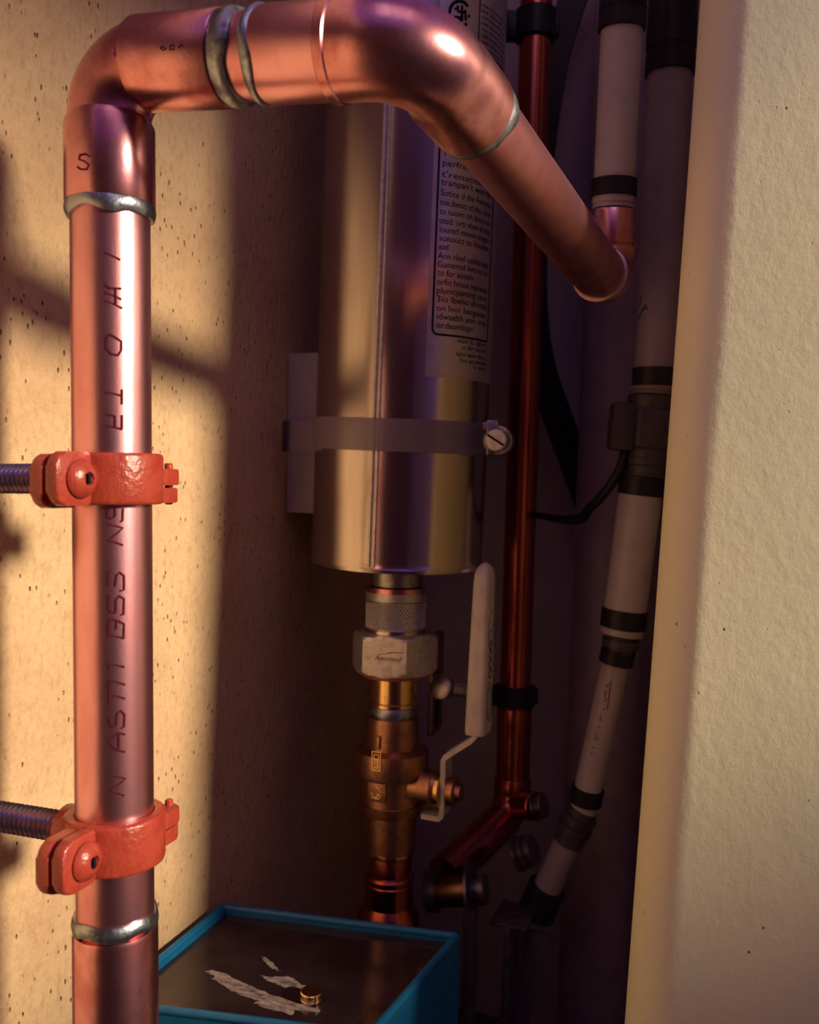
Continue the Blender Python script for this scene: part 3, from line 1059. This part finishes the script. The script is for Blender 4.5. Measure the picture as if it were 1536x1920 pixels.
# copper riser below the valve
cr = thing('copper_riser', V((ub.x, ub.y, 0)), 'reddish copper pipe stub below the brass valve, behind the blue tank', 'pipe')
rb_ = row(1728)
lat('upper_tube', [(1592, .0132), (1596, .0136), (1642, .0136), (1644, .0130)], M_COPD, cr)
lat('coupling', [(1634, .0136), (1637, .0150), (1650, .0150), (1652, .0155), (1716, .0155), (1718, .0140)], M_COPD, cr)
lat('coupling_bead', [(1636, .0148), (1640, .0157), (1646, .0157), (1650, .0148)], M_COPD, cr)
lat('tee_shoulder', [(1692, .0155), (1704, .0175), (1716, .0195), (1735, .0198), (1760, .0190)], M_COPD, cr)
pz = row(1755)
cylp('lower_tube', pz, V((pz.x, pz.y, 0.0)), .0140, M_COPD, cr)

# ================================================================== SECOND (BACK) COPPER PIPE
b_t = P(1007, -40, .630); b_b = P(962, 1420, .655)
db = (b_b - b_t).normalized()


def brow(y): return along(b_t, b_b, y=y)


bp = thing('back_copper_pipe', V((b_b.x, b_b.y, 0)), 'dark red copper pipe standing behind the steel canister', 'pipe')
top_b = b_t - db * .12
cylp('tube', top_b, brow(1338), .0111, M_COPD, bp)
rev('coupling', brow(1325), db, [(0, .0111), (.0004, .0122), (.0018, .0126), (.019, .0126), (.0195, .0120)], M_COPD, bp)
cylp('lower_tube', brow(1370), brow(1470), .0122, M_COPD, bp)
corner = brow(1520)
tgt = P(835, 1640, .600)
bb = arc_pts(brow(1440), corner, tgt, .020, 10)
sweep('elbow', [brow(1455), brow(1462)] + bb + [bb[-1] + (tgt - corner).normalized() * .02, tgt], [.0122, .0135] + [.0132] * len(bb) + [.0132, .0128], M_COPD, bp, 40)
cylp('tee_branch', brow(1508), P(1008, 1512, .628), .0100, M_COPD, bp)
tb = P(1000, 1512, .629); dtb = (P(1030, 1508, .624) - tb).normalized()
rev('end_cap', tb, dtb, [(0, .0075), (.0005, .0090), (.003, .0090), (.0032, .0078), (.006, .0078), (.0064, .0088), (.008, .0084), (.0084, .005)], M_DARKM, bp, 36)


def black_bracket(ytop, ybot, label, ext):
    c = brow((ytop + ybot) / 2)
    hgt = (brow(ybot) - brow(ytop)).length / 2
    t = thing('pipe_bracket', c, label, 'pipe bracket', 'black brackets on the back copper pipe')
    rev('ring', c - db * hgt, db, [(0, .0113), (.0004, .0142), (2 * hgt - .0004, .0142), (2 * hgt, .0113), (0, .0113)], M_BLACK, t, 36, cap=False)
    rt_ = right - db * right.dot(db); rt_.normalize(); fw = db.cross(rt_)
    finish('ear', *g_box(c, rt_, fw, -db, -.0205, -.0120, -.004, .004, -hgt * 1.05, hgt * .9, .0008), M_BLACK, t)
    finish('ear', *g_box(c, rt_, fw, -db, .0120, .0165, -.004, .004, -hgt * .8, hgt * .7, .0008), M_BLACK, t)
    if ext:
        a = c - rt_ * .0205
        a2 = P(826, 1288, .570)
        dd = (a2 - a).normalized(); L = (a2 - a).length
        prof = []; s = 0
        while s < L:
            prof += [(s, .0037), (s + .0007, .0043)]; s += .0014
        rev('threaded_stud', a, dd, [(0, .002)] + prof + [(s, .002)], M_STEELD, t, 24, angle=80)
        rev('stud_nut', a2 - dd * .005, dd, [(0, .0066), (.0005, .0075), (.0055, .0075), (.006, .0062)], M_STEELD, t, 24)
        pl_c = P(813, 1280, .578)
        z0 = P(813, 1378, .578).z - pl_c.z; z1 = P(813, 1186, .578).z - pl_c.z
        finish('wall_plate', *g_prism(pl_c, ey, ez, ex, rounded(-.006, .014, z0, z1, .003), -.0015, .0015, .0004), M_STEELD, t)
        finish('plate_slot', *g_prism(pl_c + ex * .0016, ey, ez, ex, rounded(.0005, .0055, z0 + .004, z0 + .022, .0022), -.0003, .0004), M_INK, t)
    return t


black_bracket(22, 76, 'black bracket gripping the dark copper pipe at the very top', False)
black_bracket(1284, 1322, 'black bracket with threaded stud low on the dark copper pipe, behind the lever', True)

# ================================================================== DARK VALVE NEAR THE FLOOR
v0 = P(800, 1672, .590); v1 = P(945, 1666, .577)
dvx = (v1 - v0).normalized()
dk = thing('drain_valve', V((v0.x, v0.y, 0)), 'small dark valve with ribbed flange behind the blue tank', 'valve')
rev('inlet_ring', v0, dvx, [(0, .010), (.0004, .0125), (.0075, .0128), (.0079, .0112), (.0084, .0112)], M_DARKM, dk, 36)
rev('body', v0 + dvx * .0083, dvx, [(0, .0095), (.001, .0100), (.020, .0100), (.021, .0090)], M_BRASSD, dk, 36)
rev('flange', v0 + dvx * .0285, dvx, [(0, .010), (.0003, .0185), (.0022, .0188), (.0026, .0120)], M_DARKM, dk, 48)
rev('knob', v0 + dvx * .0308, dvx, [(0, .0078), (.004, .0078), (.0045, .0096), (.0085, .0096), (.0095, .008), (.0100, .003)], M_DARKM, dk, 36)
sweep('support_leg', [P(880, 1712, .565), P(882, 1760, .566), V((P(882, 1760, .566).x, P(882, 1760, .566).y, 0))], .0045, M_DARKP, dk, 20)

# ================================================================== WHITE PIPE ABOVE THE ELBOW
wp = thing('white_pipe', along(A_top, A_bot, y=392), 'off white plastic pipe with black collars rising from the copper elbow', 'pipe')


def arow(y): return along(A_top, A_bot, y=y)


cylp('tube', A_top - dA * .10, arow(345), .0113, M_WHITE, wp)
rev('collar', arow(336), dA, [(0, .0114), (.0004, .0128), (.0095, .0128), (.0099, .0122)], M_BLACK, wp)
rev('sleeve', arow(366), dA, [(0, .0116), (.0045, .0116), (.0048, .0108), (.0058, .0108), (.0060, .0115), (.0072, .0115), (.0076, .0100)], M_WHITE, wp)
rev('collar', arow(-30), dA, [(0, .0125), (.0130, .0128), (.0135, .0122), (.0142, .0122), (.0146, .0128), (.0235, .0128), (.0240, .0114)], M_BLACK, wp)

# ================================================================== GREY PIPE, SENSOR, HOSES
B_t = P(1265, -60, .535); B_b = P(1231, 690, .552)
dB = (B_b - B_t).normalized()


def Brow(y): return along(B_t, B_b, y=y)


gp = thing('grey_pipe', Brow(700), 'shadowed mauve grey pipe with a long black collar beside the cream column', 'pipe')
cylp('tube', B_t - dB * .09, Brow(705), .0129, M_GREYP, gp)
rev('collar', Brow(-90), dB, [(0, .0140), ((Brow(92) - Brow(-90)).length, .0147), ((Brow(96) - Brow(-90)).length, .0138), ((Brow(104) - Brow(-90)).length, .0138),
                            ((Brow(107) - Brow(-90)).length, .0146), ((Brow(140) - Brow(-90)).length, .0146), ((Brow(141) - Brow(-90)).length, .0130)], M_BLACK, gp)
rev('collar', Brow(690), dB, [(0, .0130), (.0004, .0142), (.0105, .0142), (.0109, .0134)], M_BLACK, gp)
strokes_on_cyl('marker_scrawl', [[(1196, 600), (1203, 585), (1208, 577)], [(1197, 578), (1201, 562), (1203, 553)], [(1208, 577), (1215, 580)], [(1203, 583), (1212, 571)]], B_t, dB, .0129, .0008, M_MARK, gp)

S_t = P(1226, 722, .556); S_b = P(1207, 930, .560)
dS = (S_b - S_t).normalized()


def Srow(y): return along(S_t, S_b, y=y)


def slat_(name, rows, m_, parent, seg=40):
    p0 = Srow(rows[0][0])
    return rev(name, p0, dS, [((Srow(y) - p0).dot(dS), r) for y, r in rows], m_, parent, seg, angle=30)


fs_ = thing('flow_sensor', Srow(930), 'dark flow sensor body with a cable, inline under the grey pipe', 'sensor')
slat_('upper_ring', [(722, .0120), (724, .0136), (732, .0136), (735, .0118), (744, .0118)], M_GREYP, fs_)
slat_('body', [(740, .0128), (744, .0148), (760, .0150), (764, .0145), (838, .0145), (842, .0132), (862, .0132)], M_DARKP, fs_)
rt_ = (right - dS * right.dot(dS)).normalized(); fw_ = dS.cross(rt_)
if fw_.dot(fwd) > 0: fw_ = -fw_
hc_ = Srow(805)
finish('terminal_box', *g_box(hc_, rt_, -dS, fw_, -.0255, -.0100, -.0145, .0145, -.004, .0100, .0025), M_DARKP, fs_)
finish('front_boss', *join(g_box(hc_, rt_, -dS, fw_, -.0115, .0120, -.0125, .0125, .004, .0150, .002), g_rev(hc_ + fw_ * .0145 - dS * .001, fw_, [(0, .006), (.001, .006), (.0016, .005), (.0017, .001)], 24)), M_DARKP, fs_, angle=50)
slat_('lower_ring', [(858, .0130), (860, .0138), (872, .0138), (874, .0126), (888, .0126), (889, .0132), (892, .0132)], M_DARKP, fs_)

cab = sweep('sensor_cable', [P(x, y, z) for x, y, z in ((1172, 846, .556), (1168, 866, .555), (1158, 890, .556), (1142, 914, .560), (1122, 938, .566), (1105, 953, .572), (1096, 967, .580), (1085, 974, .59), (1060, 975, .610),
                                                       (1030, 970, .630), (1000, 964, .66), (970, 960, .69))], [.0030] * 6 + [.0034, .0034, .0030, .0026, .0022, .0022], M_BLACK, None, 16, base=P(1172, 846, .556))
tag(cab, 'thin black cable curving from the flow sensor to the copper pipe', 'cable')

D_t = P(1206, 890, .560); D_b = P(1170, 1160, .566)
dD = (D_b - D_t).normalized()


def Drow(y): return along(D_t, D_b, y=y)


dp = thing('white_hose', Drow(1190), 'off white pipe section between flow sensor and the double black collar', 'pipe')
rev('collar', Drow(893), dD, [(0, .0125), (.0004, .0140), (.0115, .0140), (.0119, .0132)], M_BLACK, dp)
cylp('tube', Drow(915), Drow(1190), .0131, M_WHITE, dp)
rev('collar', Drow(1142), dD, [(0, .0132), (.0004, .0142), (.0115, .0142), (.0119, .0132)], M_BLACK, dp)
rev('spacer', Drow(1192), dD, [(0, .0090), (.0002, .0096), (.0018, .0096), (.002, .0115), (.0072, .0115), (.0076, .0094), (.0105, .0094)], M_DARKP, dp)

E_t = P(1163, 1205, .568); E_b = P(1098, 1500, .585)
dE = (E_b - E_t).normalized()


def Erow(y): return along(E_t, E_b, y=y)


ep = thing('narrow_hose', Erow(1530), 'narrow printed white hose slanting down between two black collars', 'pipe')
rev('collar', Erow(1214), dE, [(0, .0088), (.0004, .0108), (.0100, .0108), (.0104, .0088)], M_BLACK, ep)
cylp('tube', Erow(1235), Erow(1535), .0087, M_WHITE, ep)
rev('collar', Erow(1476), dE, [(0, .0088), (.0004, .0106), (.0105, .0106), (.0109, .0090)], M_BLACK, ep)
strokes_on_cyl('printed_code', [[(1146, 1276), (1139, 1330)], [(1139, 1296), (1134, 1297), (1134, 1308)], [(1133, 1316), (1138, 1310)], [(1142, 1283), (1137, 1284), (1139, 1290)],
                                [(1131, 1330), (1136, 1329)], [(1122, 1348), (1128, 1352), (1126, 1340)], [(1120, 1362), (1125, 1365)], [(1113, 1384), (1120, 1388), (1117, 1376)],
                                [(1110, 1400), (1116, 1404)], [(1107, 1416), (1112, 1410)]], E_t, dE, .0087, .00045, M_INKC, ep)

F_t = P(1096, 1512, .586); F_b = P(1010, 1700, .600)
dF = (F_b - F_t).normalized()


def Frow(y): return along(F_t, F_b, y=y)


fp = thing('dark_hose', V((P(985, 1900, .61).x, P(985, 1900, .61).y, 0)), 'dark hose with ribbed joint continuing down in the shadows', 'pipe')
rev('ribbed_joint', Frow(1515), dF, [(0, .0085), (.0003, .0098), (.005, .0098), (.0054, .0112), (.0085, .0112), (.0088, .0098), (.0125, .0098), (.0128, .0112), (.0160, .0112), (.0164, .0098), (.026, .0098)], M_DARKP, fp)
gs = [Frow(1570), Frow(1620), Frow(1670), Frow(1715), P(985, 1790, .608), P(962, 1900, .612), P(945, 2000, .614)]
gs.append(V((gs[-1].x, gs[-1].y, 0)))
sweep('tube', gs, .0092, M_GREYP, fp, 28)
rev('collar', Frow(1662), dF, [(0, .0095), (.0004, .0125), (.021, .0125), (.0214, .0100)], M_BLACK, fp)
con = rev('ribbed_connector', P(968, 1602, .60), (P(1010, 1590, .594) - P(968, 1602, .60)), [(0, .006), (.0004, .0112), (.003, .0112), (.0034, .0090), (.005, .0090), (.0054, .0108), (.008, .0108), (.0084, .0088),
          (.0105, .0088), (.0108, .0100), (.013, .0098), (.0134, .005)], M_DARKP, None, 36, base=P(972, 1602, .60))
tag(con, 'small black ribbed connector beside the slanting dark hose', 'pipe fitting')

# pale pipe at the back
G_t = P(1188, -60, .665); G_b = P(1128, 1500, .680)
dG = (G_b - G_t).normalized()
Gt = G_t - dG * .1; Gb = G_t + dG * ((0 - G_t.z) / dG.z)
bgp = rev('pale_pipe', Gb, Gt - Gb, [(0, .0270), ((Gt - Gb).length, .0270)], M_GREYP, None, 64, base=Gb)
tag(bgp, 'wide pale mauve pipe against the back wall behind the white pipe', 'pipe')

# black strap bowed behind the dark copper pipe
ctr = [(1088, -40), (1066, 20), (1040, 110), (1018, 240), (1002, 400), (998, 560), (1012, 680), (1048, 790), (1094, 915), (1130, 1010)]
sp = [P(x, y, .715) for x, y in ctr]
vs, fs = [], []
fine = []
for i in range(len(sp) - 1):
    a = sp[max(i - 1, 0)]; b = sp[i]; c2 = sp[i + 1]; d2 = sp[min(i + 2, len(sp) - 1)]
    for j in range(6):
        t = j / 6
        fine.append(0.5 * ((2 * b) + (c2 - a) * t + (2 * a - 5 * b + 4 * c2 - d2) * t * t + (3 * b - a - 3 * c2 + d2) * t ** 3))
fine.append(sp[-1])
for i, p in enumerate(fine):
    t = (fine[min(i + 1, len(fine) - 1)] - fine[max(i - 1, 0)]).normalized()
    s = t.cross(ey).normalized() * .0115
    vs += [p - s, p + s, p + s + ey * .003, p - s + ey * .003]
n = len(fine)
for i in range(n - 1):
    for k in range(4):
        k2_ = (k + 1) % 4
        fs.append((i * 4 + k, i * 4 + k2_, i * 4 + 4 + k2_, i * 4 + 4 + k))
fs += [(0, 1, 2, 3), (n * 4 - 1, n * 4 - 2, n * 4 - 3, n * 4 - 4)]
stp = finish('black_strap', vs, fs, M_BLACK, base=fine[-1], angle=60)
tag(stp, 'flat black strap bowing behind the dark copper pipe', 'strap')

# angle iron low in the dark
ai = thing('angle_iron', V((P(952, 1900, .575).x, P(952, 1900, .575).y, 0)), 'grey angle iron with a slanting brace standing right of the blue tank', 'bracket')
pa = P(953, 1738, .572)
finish('upright', *g_box(V((pa.x, pa.y, 0)), ex, ey, ez, -.0025, .0025, -.003, .018, 0, pa.z, .0005), M_DARKM, ai)
finish('shelf_tab', *g_box(pa, ex, ey, ez, -.012, .012, -.002, .030, 0, .0018, .0004), M_DARKM, ai)
q0 = P(1012, 1750, .59); q1 = P(968, 1925, .58)
db_ = (q1 - q0).normalized(); sx_ = db_.cross(ey).normalized()
finish('brace', *g_box(q0, sx_, ey, db_, -.007, .007, 0, .003, 0, (q1 - q0).length + .05, .0004), M_DARKP, ai)

# ================================================================== BLUE TANK
hz = P(410, 1697, .529).z
tBL, tBR, tFL, tFR = (on_z(412, 1697, hz), on_z(863, 1755, hz), on_z(192, 1882, hz), on_z(700, 1946, hz))
tBL.x = max(tBL.x, XW + .004); tFL.x = max(tFL.x, XW + .004)
tk = thing('blue_tank', V(((tBL.x + tFR.x) / 2, (tBL.y + tFR.y) / 2, 0)), 'square blue plastic tank with a dark glossy lid at the bottom', 'tank')
cen = (tBL + tBR + tFL + tFR) / 4


def inset(p, d): return p + (cen - p).normalized() * d


def quadwall(a, b, name):
    ai_, bi_ = inset(a, .0055), inset(b, .0055)
    zl = -hz
    vs = [a, b, bi_, ai_]; vs = vs + [v + V((0, 0, zl)) for v in vs]
    fs = [(0, 1, 2, 3), (7, 6, 5, 4), (0, 4, 5, 1), (1, 5, 6, 2), (2, 6, 7, 3), (3, 7, 4, 0)]
    return finish(name, vs, fs, M_BLUE, tk, False)


for a, b in ((tBL, tBR), (tBR, tFR), (tFR, tFL), (tFL, tBL)):
    quadwall(a, b, 'side_wall')
for a, b in ((tBL, tBR), (tBR, tFR), (tFR, tFL), (tFL, tBL)):
    aa, bb2 = inset(a, .0022), inset(b, .0022)
    cylp('rim_bead', aa, bb2, .0021, M_BLUE, tk, 16, .0003)
li = [inset(p, .0050) - ez * .0030 for p in (tBL, tBR, tFR, tFL)]
finish('lid', li + [p - ez * .003 for p in li], [(0, 1, 2, 3), (7, 6, 5, 4), (0, 4, 5, 1), (1, 5, 6, 2), (2, 6, 7, 3), (3, 7, 4, 0)], M_LID, tk, False)
zl = hz - .0030


def blob(pts, name):
    rough_ = []
    for (x0, y0), (x1, y1) in zip(pts, pts[1:] + pts[:1]):
        for j in range(4):
            t = j / 4
            rough_.append((x0 + (x1 - x0) * t + random.uniform(-2.5, 2.5), y0 + (y1 - y0) * t + random.uniform(-1.0, 1.0)))
    vs = [on_z(x, y, zl + .00025) for x, y in rough_]; n = len(vs)
    vs += [v - ez * .0002 for v in vs]
    fs = [tuple(range(n)), tuple(range(2 * n - 1, n - 1, -1))] + [(i, (i + 1) % n, n + (i + 1) % n, n + i) for i in range(n)]
    return finish(name, vs, fs, M_SMEAR, tk, False)


blob([(385, 1822), (398, 1819), (412, 1822), (432, 1830), (452, 1841), (470, 1848), (492, 1858), (512, 1866), (536, 1873), (560, 1881), (585, 1887), (602, 1893), (596, 1899), (574, 1896), (552, 1893),
      (547, 1903), (530, 1897), (510, 1893), (492, 1888), (478, 1880), (486, 1876), (470, 1871), (446, 1864), (428, 1854), (412, 1843), (398, 1834), (404, 1830)], 'chalk_smear')
blob([(490, 1829), (512, 1832), (536, 1830), (552, 1834), (566, 1846), (578, 1850), (562, 1852), (546, 1848), (534, 1851), (520, 1845), (502, 1838)], 'chalk_smear')
blob([(488, 1790), (500, 1796), (514, 1808), (526, 1820), (518, 1818), (506, 1812), (498, 1802)], 'chalk_smear')
bcp = on_z(584, 1874, zl + .0002)
bc = rev('brass_cap', bcp, ez, [(0, .0050), (.0003, .0055), (.0010, .0055), (.0012, .0053), (.0014, .0055), (.0040, .0055), (.0045, .0050), (.0046, .0002)], M_BRASSB, None, 36, base=bcp)
tag(bc, 'small round brass cap lying on the dark lid of the blue tank', 'cap')
